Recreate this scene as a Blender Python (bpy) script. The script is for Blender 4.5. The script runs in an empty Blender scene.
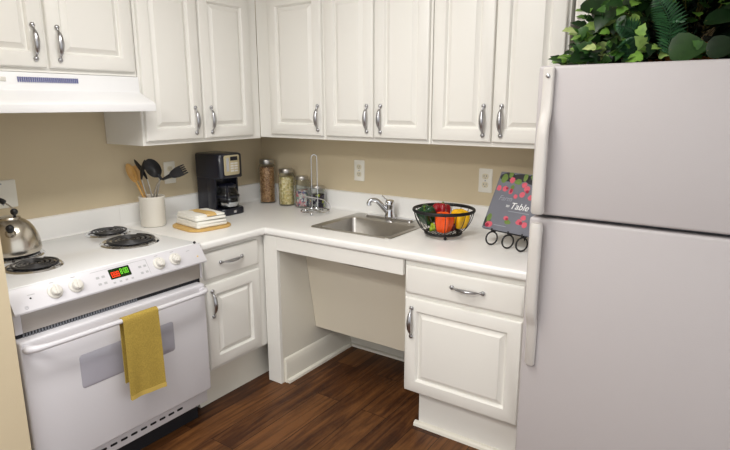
import bpy, bmesh, math, random
from mathutils import Vector, Matrix
PI = math.pi
R = math.radians
random.seed(7)
S = bpy.context.scene
COL = S.collection

# ------------------------------------------------------------------ materials
def mat(name, col, rough=.5, metal=0.0, noise=0.0, nscale=20.0, bump=0.0, bscale=200.0, coat=0.0,
        trans=0.0, ior=1.45, emit=None, estr=0.0, alpha=1.0, spec=.5, sss=0.0, stretch=None):
    m = bpy.data.materials.new(name); m.use_nodes = True
    nt = m.node_tree; N = nt.nodes; L = nt.links
    b = N['Principled BSDF']
    b.inputs['Base Color'].default_value = (*col, 1)
    b.inputs['Roughness'].default_value = rough
    b.inputs['Metallic'].default_value = metal
    b.inputs['Coat Weight'].default_value = coat
    b.inputs['Transmission Weight'].default_value = trans
    b.inputs['IOR'].default_value = ior
    b.inputs['Alpha'].default_value = alpha
    b.inputs['Specular IOR Level'].default_value = spec
    if sss: b.inputs['Subsurface Weight'].default_value = sss
    if emit:
        b.inputs['Emission Color'].default_value = (*emit, 1); b.inputs['Emission Strength'].default_value = estr
    tc = N.new('ShaderNodeTexCoord')
    vec = tc.outputs['Object']
    if stretch:
        mp = N.new('ShaderNodeMapping'); mp.inputs['Scale'].default_value = stretch
        L.new(vec, mp.inputs['Vector']); vec = mp.outputs['Vector']
    if noise:
        n = N.new('ShaderNodeTexNoise'); n.inputs['Scale'].default_value = nscale; n.inputs['Detail'].default_value = 4
        L.new(vec, n.inputs['Vector'])
        mx = N.new('ShaderNodeMix'); mx.data_type = 'RGBA'
        mx.inputs['A'].default_value = (*[c*(1-noise) for c in col], 1)
        mx.inputs['B'].default_value = (*[min(1, c*(1+noise)) for c in col], 1)
        L.new(n.outputs['Fac'], mx.inputs['Factor']); L.new(mx.outputs['Result'], b.inputs['Base Color'])
    if bump:
        n2 = N.new('ShaderNodeTexNoise'); n2.inputs['Scale'].default_value = bscale; n2.inputs['Detail'].default_value = 2
        L.new(vec, n2.inputs['Vector'])
        bp = N.new('ShaderNodeBump'); bp.inputs['Strength'].default_value = bump; bp.inputs['Distance'].default_value = .002
        L.new(n2.outputs['Fac'], bp.inputs['Height']); L.new(bp.outputs['Normal'], b.inputs['Normal'])
    return m

def srgb(r, g, b):
    f = lambda c: (c/255/12.92) if c/255 <= .04045 else ((c/255+.055)/1.055)**2.4
    return (f(r), f(g), f(b))

M = {}
M['wall'] = mat('beige wall paint', srgb(208, 193, 163), .75, noise=.02, nscale=6, bump=.15, bscale=350)
M['ceil'] = mat('white ceiling paint', srgb(238, 236, 230), .9, noise=.01, bump=.2, bscale=150)
M['cab'] = mat('white thermofoil cabinet', srgb(233, 231, 225), .36, noise=.008, nscale=3, spec=.4)
M['cabin'] = mat('pale cabinet carcass', srgb(226, 222, 210), .45, noise=.01, nscale=4)
M['trim'] = mat('white painted trim', srgb(230, 226, 214), .4, noise=.01, nscale=8)
M['slant'] = mat('almond laminate panel', srgb(224, 216, 198), .45, noise=.012, nscale=5)
M['counter'] = mat('white laminate worktop', srgb(243, 242, 239), .3, noise=.012, nscale=60)
M['enamel'] = mat('white porcelain enamel', srgb(236, 237, 238), .18, noise=.004, nscale=5, coat=.3)
M['range'] = mat('white range enamel', srgb(212, 210, 214), .3, noise=.006, nscale=4)
M['hood'] = mat('white hood enamel', srgb(240, 240, 241), .3, noise=.004, nscale=4)
M['fridge'] = mat('pebbled white fridge skin', srgb(190, 185, 186), .42, noise=.008, nscale=3, bump=.16, bscale=260)
M['fridgeplas'] = mat('white fridge plastic', srgb(208, 204, 199), .35, noise=.006, nscale=10)
M['gasket'] = mat('grey door gasket', srgb(120, 122, 128), .7, noise=.05)
M['pewter'] = mat('brushed pewter', srgb(175, 175, 178), .28, 1.0, noise=.08, nscale=40)
M['chrome'] = mat('polished chrome', srgb(215, 216, 220), .09, 1.0, noise=.02, nscale=20)
M['steel'] = mat('brushed stainless steel', srgb(186, 183, 178), .36, 1.0, noise=.08, nscale=30, stretch=(1, 18, 1))
M['kettle'] = mat('satin stainless steel', srgb(205, 198, 186), .24, 1.0, noise=.06, nscale=30, stretch=(1, 1, 18))
M['strip'] = mat('satin grey steel trim', srgb(176, 170, 164), .45, .35, noise=.05, nscale=20, stretch=(1, 1, 30))
M['black'] = mat('black plastic', (.012, .012, .014), .35, noise=.2, nscale=30)
M['coffee'] = mat('blue black coffee machine plastic', (.009, .010, .019), .3, noise=.15, nscale=20, coat=.2)
M['coil'] = mat('black heating coil', (.040, .040, .043), .36, .3, noise=.3, nscale=50)
M['iron'] = mat('black wrought iron', (.012, .012, .013), .5, .2, noise=.3, nscale=90)
M['dark'] = mat('dark recess', (.012, .012, .016), .7, noise=.2)
M['slot'] = mat('blue grey vent slats', srgb(112, 116, 158), .5, noise=.05)
M['window'] = mat('grey oven glass', srgb(168, 166, 176), .2, noise=.02, nscale=60)
M['knob'] = mat('white knob plastic', srgb(218, 215, 208), .3, noise=.005)
M['marks'] = mat('pale grey printed marks', srgb(176, 176, 178), .5, noise=.02)
M['emblem'] = mat('grey printed emblem', srgb(150, 152, 158), .4, .3, noise=.05)
M['screen'] = mat('dark green display glass', srgb(28, 48, 22), .15, noise=.05)
M['redled'] = mat('red display segments', srgb(240, 60, 20), .4, emit=srgb(255, 62, 18), estr=.45)
M['greenled'] = mat('green display segments', srgb(110, 210, 40), .4, emit=srgb(112, 214, 40), estr=.4)
M['amber'] = mat('amber indicator lens', srgb(222, 190, 120), .3, emit=srgb(230, 190, 110), estr=.1)
M['bamboo'] = mat('bamboo board', srgb(206, 168, 100), .45, noise=.18, nscale=14, stretch=(2, 22, 2))
M['spoon'] = mat('honey wooden spoon', srgb(198, 154, 88), .5, noise=.15, nscale=30, stretch=(8, 8, 1))
M['crock'] = mat('glazed white stoneware', srgb(226, 221, 210), .22, noise=.02, nscale=30, coat=.3)
M['napkin'] = mat('white cotton napkin', srgb(240, 238, 230), .9, noise=.02, nscale=60, bump=.4, bscale=700)
M['band'] = mat('tan napkin band', srgb(214, 178, 112), .85, noise=.06, nscale=120, bump=.4, bscale=600)
M['towel'] = mat('mustard terry cloth', srgb(172, 146, 66), .95, noise=.4, nscale=200, bump=.9, bscale=480)
M['towelhem'] = mat('mustard woven hem', srgb(200, 172, 88), .9, noise=.1, nscale=200, bump=.5, bscale=500)
M['plate'] = mat('white switch plate plastic', srgb(236, 233, 222), .35, noise=.004)
M['receptacle'] = mat('ivory receptacle plastic', srgb(222, 214, 190), .4, noise=.01)
M['glass'] = mat('clear glass', (.95, .97, .96), .03, trans=1.0, ior=1.2, spec=.4)
M['lens'] = mat('coffee pot glass', (.9, .92, .93), .03, trans=1.0, ior=1.3)
M['silverpanel'] = mat('champagne silver panel', srgb(196, 184, 150), .35, .4, noise=.04, nscale=30)
M['buttons'] = mat('pale grey buttons', srgb(214, 212, 206), .4, noise=.03)
M['lentil'] = mat('brown lentils', srgb(168, 128, 88), .7, noise=.45, nscale=90, bump=1.0, bscale=160)
M['pasta'] = mat('pale yellow dried beans', srgb(214, 198, 150), .7, noise=.4, nscale=90, bump=1.0, bscale=120)
M['leafdark'] = mat('soil moss', (.012, .02, .01), .9, noise=.4)
M['rim'] = mat('terracotta wicker', srgb(150, 92, 34), .7, noise=.3, nscale=60, bump=.8, bscale=90)
M['stem'] = mat('brown green stem', srgb(92, 84, 38), .6, noise=.2)
M['diffuser'] = mat('lamp diffuser', (1, 1, 1), .6, emit=(1, .965, .91), estr=3.0)
M['lampbody'] = mat('white lamp housing', srgb(235, 235, 232), .5, noise=.01)
for nm, c in (('greenpepper', (22, 62, 34)), ('redpepper', (150, 18, 32)), ('orangepepper', (245, 88, 16)),
              ('yellowpepper', (246, 190, 18)), ('limepepper', (150, 176, 40)), ('darkredpepper', (120, 14, 22))):
    M[nm] = mat('waxy '+nm, srgb(*c), .22, noise=.08, nscale=18, coat=.3)
M['pepperstem'] = mat('pepper stalk', srgb(96, 120, 50), .6, noise=.2)
M['cover'] = mat('slate grey book cover', srgb(112, 114, 124), .4, noise=.2, nscale=9, coat=.2)
M['paper'] = mat('page edges', srgb(226, 220, 206), .9, noise=.06, nscale=200, stretch=(1, 60, 1))
M['white'] = mat('white print', srgb(240, 240, 240), .6, noise=.01)
M['greyprint'] = mat('grey print', srgb(150, 152, 160), .6, noise=.01)
M['radish'] = mat('pink radish print', srgb(208, 92, 108), .5, noise=.25, nscale=60)
M['radishdk'] = mat('deep red radish print', srgb(158, 34, 62), .5, noise=.25, nscale=60)
M['radleaf'] = mat('green leaf print', srgb(104, 128, 62), .5, noise=.35, nscale=50)
M['raddark'] = mat('dark soil print', srgb(46, 46, 48), .5, noise=.3, nscale=40)

def candy_mat(name, cols, scale):
    m = mat(name, cols[0], .35)
    nt = m.node_tree; N = nt.nodes; L = nt.links; b = N['Principled BSDF']
    v = N.new('ShaderNodeTexVoronoi'); v.inputs['Scale'].default_value = scale
    tc = N.new('ShaderNodeTexCoord'); L.new(tc.outputs['Object'], v.inputs['Vector'])
    sx = N.new('ShaderNodeSeparateColor'); L.new(v.outputs['Color'], sx.inputs['Color'])
    cr = N.new('ShaderNodeValToRGB'); cr.color_ramp.interpolation = 'CONSTANT'
    e = cr.color_ramp.elements
    e[0].position = 0; e[0].color = (*cols[0], 1); e[1].position = 1/len(cols); e[1].color = (*cols[1], 1)
    for i in range(2, len(cols)):
        q = e.new(i/len(cols)); q.color = (*cols[i], 1)
    L.new(sx.outputs['Red'], cr.inputs['Fac']); L.new(cr.outputs['Color'], b.inputs['Base Color'])
    bp = N.new('ShaderNodeBump'); bp.inputs['Strength'].default_value = .6; bp.inputs['Distance'].default_value = .004; bp.invert = True
    L.new(v.outputs['Distance'], bp.inputs['Height']); L.new(bp.outputs['Normal'], b.inputs['Normal'])
    return m
M['candy'] = candy_mat('wrapped sweets', [srgb(206, 104, 120), srgb(208, 206, 204), srgb(140, 170, 160), srgb(90, 96, 126), srgb(200, 196, 190), srgb(190, 150, 150), srgb(214, 212, 208)], 80)
M['lentil'] = candy_mat('brown grains', [srgb(150, 108, 70), srgb(176, 136, 96), srgb(128, 88, 56), srgb(192, 152, 112), srgb(160, 120, 82)], 130)
M['pasta'] = candy_mat('pale dried beans', [srgb(222, 206, 158), srgb(196, 176, 116), srgb(232, 220, 182), srgb(184, 168, 110), srgb(214, 194, 136)], 95)
M['marbles'] = candy_mat('dark mixed sweets', [srgb(40, 34, 52), srgb(60, 44, 70), srgb(150, 160, 50), srgb(48, 40, 60), srgb(150, 150, 148), srgb(34, 30, 44)], 55)

def wood_floor():
    m = bpy.data.materials.new('dark hickory plank floor'); m.use_nodes = True
    nt = m.node_tree; N = nt.nodes; L = nt.links; b = N['Principled BSDF']
    tc = N.new('ShaderNodeTexCoord')
    mp = N.new('ShaderNodeMapping'); mp.inputs['Rotation'].default_value = (0, 0, R(90)); mp.inputs['Location'].default_value = (.33, .05, 0)
    L.new(tc.outputs['Object'], mp.inputs['Vector'])
    br = N.new('ShaderNodeTexBrick'); br.offset = .37; br.offset_frequency = 2; br.squash = 1
    br.inputs['Scale'].default_value = 1; br.inputs['Brick Width'].default_value = .92; br.inputs['Row Height'].default_value = .14
    br.inputs['Mortar Size'].default_value = .0016; br.inputs['Mortar Smooth'].default_value = .3; br.inputs['Bias'].default_value = 0
    br.inputs['Color1'].default_value = (0, 0, 0, 1); br.inputs['Color2'].default_value = (1, 1, 1, 1); br.inputs['Mortar'].default_value = (.5, .5, .5, 1)
    L.new(mp.outputs['Vector'], br.inputs['Vector'])
    m2 = N.new('ShaderNodeMapping'); m2.inputs['Scale'].default_value = (22, 1.6, 1)
    L.new(tc.outputs['Object'], m2.inputs['Vector'])
    off = N.new('ShaderNodeVectorMath'); off.operation = 'MULTIPLY_ADD'
    L.new(br.outputs['Color'], off.inputs[0]); off.inputs[1].default_value = (13, 7, 5); L.new(m2.outputs['Vector'], off.inputs[2])
    n1 = N.new('ShaderNodeTexNoise'); n1.inputs['Scale'].default_value = 1.6; n1.inputs['Detail'].default_value = 7; n1.inputs['Roughness'].default_value = .62; n1.inputs['Distortion'].default_value = .8
    L.new(off.outputs['Vector'], n1.inputs['Vector'])
    n3 = N.new('ShaderNodeTexNoise'); n3.inputs['Scale'].default_value = 4.0; n3.inputs['Detail'].default_value = 3
    L.new(tc.outputs['Object'], n3.inputs['Vector'])
    ad = N.new('ShaderNodeMath'); ad.operation = 'MULTIPLY_ADD'
    L.new(br.outputs['Color'], ad.inputs[0]); ad.inputs[1].default_value = .30; L.new(n1.outputs['Fac'], ad.inputs[2])
    ad2 = N.new('ShaderNodeMath'); ad2.operation = 'MULTIPLY_ADD'; L.new(n3.outputs['Fac'], ad2.inputs[0]); ad2.inputs[1].default_value = .35; L.new(ad.outputs[0], ad2.inputs[2])
    cr = N.new('ShaderNodeValToRGB'); e = cr.color_ramp.elements
    e[0].position = .42; e[0].color = (*srgb(34, 18, 9), 1)
    e[1].position = 1.12 if False else 1.0; e[1].color = (*srgb(112, 72, 38), 1)
    q = e.new(.70); q.color = (*srgb(68, 38, 18), 1)
    L.new(ad2.outputs[0], cr.inputs['Fac'])
    mx = N.new('ShaderNodeMix'); mx.data_type = 'RGBA'; mx.inputs['B'].default_value = (*srgb(26, 13, 7), 1)
    L.new(br.outputs['Fac'], mx.inputs['Factor']); L.new(cr.outputs['Color'], mx.inputs['A'])
    L.new(mx.outputs['Result'], b.inputs['Base Color'])
    b.inputs['Roughness'].default_value = .5; b.inputs['Specular IOR Level'].default_value = .3
    bp = N.new('ShaderNodeBump'); bp.inputs['Strength'].default_value = .25; bp.inputs['Distance'].default_value = .002
    L.new(n1.outputs['Fac'], bp.inputs['Height']); L.new(bp.outputs['Normal'], b.inputs['Normal'])
    return m
M['floor'] = wood_floor()

def leaf_mat(name, stops, rough=.4, edge=None):
    m = bpy.data.materials.new(name); m.use_nodes = True
    nt = m.node_tree; N = nt.nodes; L = nt.links; b = N['Principled BSDF']
    g = N.new('ShaderNodeNewGeometry')
    cr = N.new('ShaderNodeValToRGB'); e = cr.color_ramp.elements
    e[0].position, e[0].color = stops[0][0], (*srgb(*stops[0][1]), 1)
    e[1].position, e[1].color = stops[-1][0], (*srgb(*stops[-1][1]), 1)
    for p, c in stops[1:-1]:
        q = e.new(p); q.color = (*srgb(*c), 1)
    L.new(g.outputs['Random Per Island'], cr.inputs['Fac'])
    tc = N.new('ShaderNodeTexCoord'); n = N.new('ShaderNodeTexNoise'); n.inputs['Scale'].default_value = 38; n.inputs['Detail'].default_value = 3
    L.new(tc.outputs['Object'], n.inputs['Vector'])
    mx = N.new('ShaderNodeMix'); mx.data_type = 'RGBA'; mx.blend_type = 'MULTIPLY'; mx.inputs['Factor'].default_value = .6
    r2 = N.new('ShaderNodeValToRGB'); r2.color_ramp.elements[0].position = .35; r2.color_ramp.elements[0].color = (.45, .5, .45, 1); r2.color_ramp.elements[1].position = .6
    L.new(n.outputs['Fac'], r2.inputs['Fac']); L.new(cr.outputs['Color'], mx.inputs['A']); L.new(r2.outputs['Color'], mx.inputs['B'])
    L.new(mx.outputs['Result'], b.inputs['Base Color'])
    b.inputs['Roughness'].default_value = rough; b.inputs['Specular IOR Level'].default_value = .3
    return m
M['ivy'] = leaf_mat('ivy leaves', [(0, (16, 36, 18)), (.4, (34, 66, 28)), (.65, (66, 108, 40)), (.85, (120, 160, 66)), (1, (190, 204, 136))])
M['pothos'] = leaf_mat('broad glossy leaves', [(0, (14, 34, 14)), (.55, (27, 54, 22)), (1, (78, 120, 36))], .38)
M['fern'] = leaf_mat('fern frond', [(0, (22, 56, 34)), (1, (52, 98, 58))])
M['deepleaf'] = leaf_mat('deep shade leaves', [(0, (10, 20, 14)), (1, (24, 44, 30))])  # darker greens put the shade inside the plant into the leaf colour

# ------------------------------------------------------------------ mesh building
class MB:
    def __init__(s, mx=None): s.bm = bmesh.new(); s.mx = mx or Matrix.Identity(4)
    def _add(s, sub, mx=None):
        t = s.mx @ (mx or Matrix.Identity(4))
        me = bpy.data.meshes.new('t'); sub.transform(t)
        if t.determinant() < 0: bmesh.ops.reverse_faces(sub, faces=sub.faces)
        sub.to_mesh(me); sub.free(); s.bm.from_mesh(me); bpy.data.meshes.remove(me)
        return s
    def box(s, x0, x1, y0, y1, z0, z1, bev=0.0, seg=2, mx=None):
        b = bmesh.new(); bmesh.ops.create_cube(b, size=1)
        for v in b.verts:
            v.co = Vector(((x0+x1)/2+v.co.x*(x1-x0), (y0+y1)/2+v.co.y*(y1-y0), (z0+z1)/2+v.co.z*(z1-z0)))
        if bev: bmesh.ops.bevel(b, geom=b.edges[:], offset=bev, segments=seg, profile=.5, affect='EDGES')
        return s._add(b, mx)
    def loops(s, lps, cap0=True, cap1=True, closed=True, mx=None):
        """skin consecutive rings of equal length"""
        b = bmesh.new(); rings = [[b.verts.new(p) for p in lp] for lp in lps]
        n = len(rings[0])
        for a, c in zip(rings, rings[1:]):
            for i in range(n if closed else n-1):
                j = (i+1) % n
                try: b.faces.new((a[i], a[j], c[j], c[i]))
                except ValueError: pass
        if cap0: b.faces.new(list(reversed(rings[0])))
        if cap1: b.faces.new(rings[-1])
        bmesh.ops.remove_doubles(b, verts=b.verts, dist=1e-6)
        bmesh.ops.recalc_face_normals(b, faces=b.faces)
        return s._add(b, mx)
    def tube(s, pts, r, seg=10, caps=True, closed=False, flat=1.0, mx=None):
        pts = [Vector(p) for p in pts]; n = len(pts)
        rs = r if isinstance(r, (list, tuple)) else [r]*n
        tans = []
        for i in range(n):
            a = pts[(i-1) % n] if (closed or i > 0) else pts[i]
            c = pts[(i+1) % n] if (closed or i < n-1) else pts[i]
            tans.append((c-a).normalized())
        up = Vector((0, 0, 1)) if abs(tans[0].z) < .9 else Vector((0, 1, 0))
        nrm = (up - tans[0]*up.dot(tans[0])).normalized()
        lps = []
        for i in range(n):
            nrm = (nrm - tans[i]*nrm.dot(tans[i])).normalized()
            bi = tans[i].cross(nrm)
            lps.append([pts[i]+(nrm*math.cos(2*PI*k/seg)*flat+bi*math.sin(2*PI*k/seg))*rs[i] for k in range(seg)])
        if closed: lps.append(lps[0]); caps = False
        return s.loops(lps, caps, caps, mx=mx)
    def lathe(s, prof, c=(0, 0, 0), seg=32, cap0=True, cap1=True, mx=None, fn=None):
        lps = []
        for r, z in prof:
            lps.append([Vector((c[0]+r*(fn(2*PI*k/seg) if fn else 1)*math.cos(2*PI*k/seg), c[1]+r*(fn(2*PI*k/seg) if fn else 1)*math.sin(2*PI*k/seg), c[2]+z)) for k in range(seg)])
        return s.loops(lps, cap0 and prof[0][0] > 1e-5, cap1 and prof[-1][0] > 1e-5, mx=mx)
    def sphere(s, c, r, sc=(1, 1, 1), seg=16, mx=None):
        b = bmesh.new(); bmesh.ops.create_uvsphere(b, u_segments=seg, v_segments=seg//2+2, radius=r)
        for v in b.verts: v.co = Vector((c[0]+v.co.x*sc[0], c[1]+v.co.y*sc[1], c[2]+v.co.z*sc[2]))
        return s._add(b, mx)
    def prism(s, poly, axis, a0, a1, bev=0.0, seg=2, mx=None):
        """poly: 2D points in the other two axes (cyclic order x<y<z with axis removed)"""
        b = bmesh.new()
        def P(q, a): return {'x': (a, q[0], q[1]), 'y': (q[0], a, q[1]), 'z': (q[0], q[1], a)}[axis]
        v0 = [b.verts.new(P(q, a0)) for q in poly]; v1 = [b.verts.new(P(q, a1)) for q in poly]
        b.faces.new(v0); b.faces.new(v1); n = len(poly)
        for i in range(n): b.faces.new((v0[i], v0[(i+1) % n], v1[(i+1) % n], v1[i]))
        bmesh.ops.recalc_face_normals(b, faces=b.faces)
        if bev: bmesh.ops.bevel(b, geom=b.edges[:], offset=bev, segments=seg, profile=.5, affect='EDGES')
        return s._add(b, mx)
    def build(s, name, m, parent=None, ang=35, loc=None):
        me = bpy.data.meshes.new(name); s.bm.to_mesh(me); s.bm.free()
        me.materials.append(m); me.shade_smooth(); me.set_sharp_from_angle(angle=R(ang))
        o = bpy.data.objects.new(name, me); COL.objects.link(o)
        if parent: o.parent = parent
        if loc: o.location = loc
        return o

def tag(o, label=None, cat=None, group=None, kind=None):
    if label: o['label'] = label
    if cat: o['category'] = cat
    if group: o['group'] = group
    if kind: o['kind'] = kind
    return o
def thing(name, label, cat, loc=(0, 0, 0), rz=0, group=None):
    o = bpy.data.objects.new(name, None); COL.objects.link(o); o.empty_display_size = .05
    o.location = loc; o.rotation_euler = (0, 0, rz)
    return tag(o, label, cat, group)
def struct(mb, name, m, label=None):
    return tag(mb.build(name, m), label, None, None, 'structure')
def rrect(x0, x1, y0, y1, r, n=5, z=0.0):
    pts = []
    for cx, cy, a0 in ((x1-r, y1-r, 0), (x0+r, y1-r, 90), (x0+r, y0+r, 180), (x1-r, y0+r, 270)):
        for k in range(n+1):
            a = R(a0+90*k/n); pts.append((cx+r*math.cos(a), cy+r*math.sin(a), z))
    return pts
def arc(c, r, a0, a1, n, plane='xy'):
    o = []
    for k in range(n+1):
        a = R(a0+(a1-a0)*k/n); u, v = r*math.cos(a), r*math.sin(a)
        o.append({'xy': (c[0]+u, c[1]+v, c[2]), 'xz': (c[0]+u, c[1], c[2]+v), 'yz': (c[0], c[1]+u, c[2]+v)}[plane])
    return o
def spline(pts, n=8):
    P = [Vector(p) for p in pts]; out = []
    for i in range(len(P)-1):
        p0, p1, p2, p3 = P[max(i-1, 0)], P[i], P[i+1], P[min(i+2, len(P)-1)]
        for k in range(n):
            t = k/n
            out.append(.5*((2*p1)+(p2-p0)*t+(2*p0-5*p1+4*p2-p3)*t*t+(3*p1-p0-3*p2+p3)*t**3))
    out.append(P[-1]); return out

LEFT = R(90)   # rotation that turns a unit built facing -y into one facing +x
H = .854       # worktop height
UB = 1.285     # underside of the wall cabinets

# ------------------------------------------------------------------ the room
struct(MB().box(-.12, 4.4, -5.2, .12, -.06, 0), 'floor', M['floor'], 'dark brown wood plank floor')
struct(MB().box(-.12, 0, -5.2, .12, 0, 2.5), 'wall_left', M['wall'], 'beige wall behind the range')
struct(MB().box(0, 4.4, 0, .12, 0, 2.5), 'wall_back', M['wall'], 'beige wall behind the sink')
struct(MB().box(0, .735, -2.06, -1.872, 0, 2.5), 'wall_front', M['wall'], 'end of the short beige wall left of the range')
struct(MB().box(2.88, 3.0, -.70, 0, 0, 2.5), 'wall_right', M['wall'], 'short wall beside the refrigerator')
struct(MB().box(-.12, 4.4, -5.2, .12, 2.5, 2.56), 'ceiling', M['ceil'])
b = MB(); b.prism([(0, 0), (-.014, 0), (-.014, .085), (-.008, .1), (0, .1)], 'x', .71, 1.456)
b.prism([(-.014, 0), (-.03, 0), (-.028, .012), (-.014, .018)], 'x', .71, 1.456)
struct(b, 'baseboard_back', M['trim'], 'white baseboard under the sink')

# ------------------------------------------------------------------ cabinets
def door_mesh(x0, x1, z0, z1, yf, t=.019, stile=.055, flat=False):
    """raised-panel door; its front face lies at y = yf (facing -y)"""
    def rect(i, d): return [(x0+i, yf+d, z0+i), (x1-i, yf+d, z0+i), (x1-i, yf+d, z1-i), (x0+i, yf+d, z1-i)]
    if flat:
        seq = [(0, t), (0, .007), (.003, .003), (.009, .0006), (.014, 0)]
    else:
        seq = [(0, t), (0, .006), (.002, .0025), (.006, 0), (stile, 0), (stile+.004, .004), (stile+.007, .0135), (stile+.011, .0145),
               (stile+.030, .0035), (stile+.031, .0018), (stile+.034, .0012)]
    b = MB(); b.loops([rect(i, d) for i, d in seq])
    return b
def pull_mesh(c, length, vertical=True, proj=.026):
    """bow pull: ball rosettes, thin necks and a thick bowed grip"""
    h = length/2
    prof = [(-1, .002, .0055), (-.98, .008, .0042), (-.86, .011, .0036), (-.74, .014, .0046), (-.62, .018, .0072), (-.45, .0225, .0092), (-.22, .0255, .0104), (0, .0268, .0108)]
    prof = prof+[(-a, d, r) for a, d, r in reversed(prof[:-1])]
    pts = []
    for a, d, r in prof:
        d = d*proj/.0268
        pts.append((c[0], c[1]-d, c[2]+a*h) if vertical else (c[0]+a*h, c[1]-d, c[2]))
    b = MB(); b.tube(spline(pts, 3), [r for i, (_, _, r) in enumerate(prof[:-1]) for r in [prof[i][2]+(prof[i+1][2]-prof[i][2])*k/3 for k in range(3)]]+[prof[-1][2]], seg=10, flat=.72)
    for sg in (-1, 1):
        p = (c[0], c[1]-.005, c[2]+sg*h) if vertical else (c[0]+sg*h, c[1]-.005, c[2])
        b.sphere(p, .0098, (1, .75, 1))
        q = (c[0], c[1]-.009, c[2]+sg*h*.86) if vertical else (c[0]+sg*h*.86, c[1]-.009, c[2])
        b.sphere(q, .0050)
    return b
def add_door(root, x0, x1, z0, z1, yf, px, pz, plen=.124):
    d = door_mesh(x0, x1, z0, z1, yf).build('door', M['cab'], root)
    if px is not None:
        tag(pull_mesh((px, yf, pz), plen).build('handle', M['pewter'], d), 'pewter bow pull')
    return d
def carcass(root, x0, x1, z0, z1, yb, yf, lip=True):
    b = MB(); b.box(x0, x1, yf, yb, z0, z1, .0015, 1)
    return b.build('body', M['cab'], root)

UT = 2.05
# left run, local x = world y - origin
t = thing('wall_cabinet', 'white two door wall cabinet on the left wall between hood and corner', 'cabinet', (0, -1.062, UB-.007), LEFT)
b = MB(); b.box(0, .7555, -.306, -.002, 0, UT-UB+.007, .0015, 1); b.build('body', M['cab'], t)
add_door(t, .012, .340, .020, UT-UB-.02, -.325, .292, .112)
add_door(t, .350, .687, .020, UT-UB-.02, -.325, .391, .112)
t = thing('wall_cabinet', 'short white two door cabinet above the range hood', 'cabinet', (0, -1.832, 1.590), LEFT)
b = MB(); b.box(0, .766, -.306, -.002, 0, UT-1.59, .0015, 1); b.build('body', M['cab'], t)
add_door(t, .012, .371, .018, UT-1.59-.02, -.325, .329, .112)
add_door(t, .383, .752, .018, UT-1.59-.02, -.325, .421, .112)
# right run
t = thing('wall_cabinet', 'single door white wall cabinet filling the corner above the jars', 'cabinet', (.3065, 0, UB))
b = MB(); b.box(0, .4785, -.306, -.002, 0, UT-UB, .0015, 1); b.build('body', M['cab'], t)
add_door(t, .1015, .4685, .020, UT-UB-.02, -.325, .4430, .112)
def double(name, label, x0, x1, z0, z1, pz, dz=.02):
    t = thing(name, label, 'cabinet', (x0, 0, z0)); w = x1-x0
    b = MB(); b.box(0, w, -.306, -.002, 0, z1-z0, .0015, 1); b.build('body', M['cab'], t)
    add_door(t, .010, w/2-.003, dz, z1-z0-.02, -.325, w/2-.036, pz)
    add_door(t, w/2+.003, w-.010, dz, z1-z0-.02, -.325, w/2+.044, pz)
    return t
double('wall_cabinet', 'white two door wall cabinet directly above the sink', .787, 1.404, UB, UT, .112)
double('wall_cabinet', 'white two door wall cabinet above the vegetable basket and cookbook', 1.407, 1.998, UB, UT, .112)
double('wall_cabinet', 'white cabinet above the refrigerator half hidden by foliage', 2.012, 2.86, 1.765, UT, .06)

# base cabinet on the left run
FY = -.628
t = thing('base_cabinet', 'white base cabinet with one drawer and one door beside the range', 'cabinet', (0, -1.036, 0), LEFT)
b = MB(); b.box(0, 1.030, -.609, -.004, .205, .812, .0015, 1); b.build('body', M['cab'], t)
MB().box(.004, 1.025, -.545, -.05, 0, .204).build('toe_kick', M['trim'], t)
d = door_mesh(.022, .362, .668, .797, FY, flat=True).build('drawer', M['cab'], t)
tag(pull_mesh((.178, FY, .739), .135, False).build('handle', M['pewter'], d), 'pewter bow pull')
add_door(t, .022, .362, .222, .645, FY, .052, .548, .125)
# sink surround
t = thing('sink_base', 'open white knee space under the sink with apron and slanted panel', 'cabinet', (.617, 0, 0))
MB().box(.002, .093, -.628, -.607, 0, .814, .0015, 1).build('stile', M['cab'], t)
MB().box(.0935, .838, -.628, -.607, .743, .814, .0015, 1).build('apron', M['cab'], t)
MB().box(.075, .093, -.6065, -.002, 0, .814).build('side_panel', M['cabin'], t)
b = MB(); b.prism([(.0935, 0), (.108, 0), (.108, .105), (.102, .125), (.098, .135), (.0935, .138)], 'y', -.60, -.016)
b.mx = Matrix.Identity(4); b.build('skirting', M['trim'], t)
MB().prism([(.1085, 0), (.126, 0), (.124, .012), (.117, .018), (.1085, .019)], 'y', -.598, -.031).build('shoe_molding', M['trim'], t)
# slanted removable panel, its upper edge bowed slightly forward
lps = []
nx, nz = 12, 8
b = MB(); front = []; back = []
for j in range(nz+1):
    rowf, rowb = [], []
    v = j/nz
    for i in range(nx+1):
        u = i/nx; x = .096+u*.742
        bow = .022*math.sin(PI*u)*v
        y = -.335-(.412-.335)*v-bow*.6
        z = .232+v*.452-bow*.9
        rowf.append((x, y, z)); rowb.append((x, y+.016, z))
    front.append(rowf); back.append(rowb)
lps = [front[j]+list(reversed(back[j])) for j in range(nz+1)]
b.loops(lps); b.build('slanted_panel', M['slant'], t)
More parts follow.
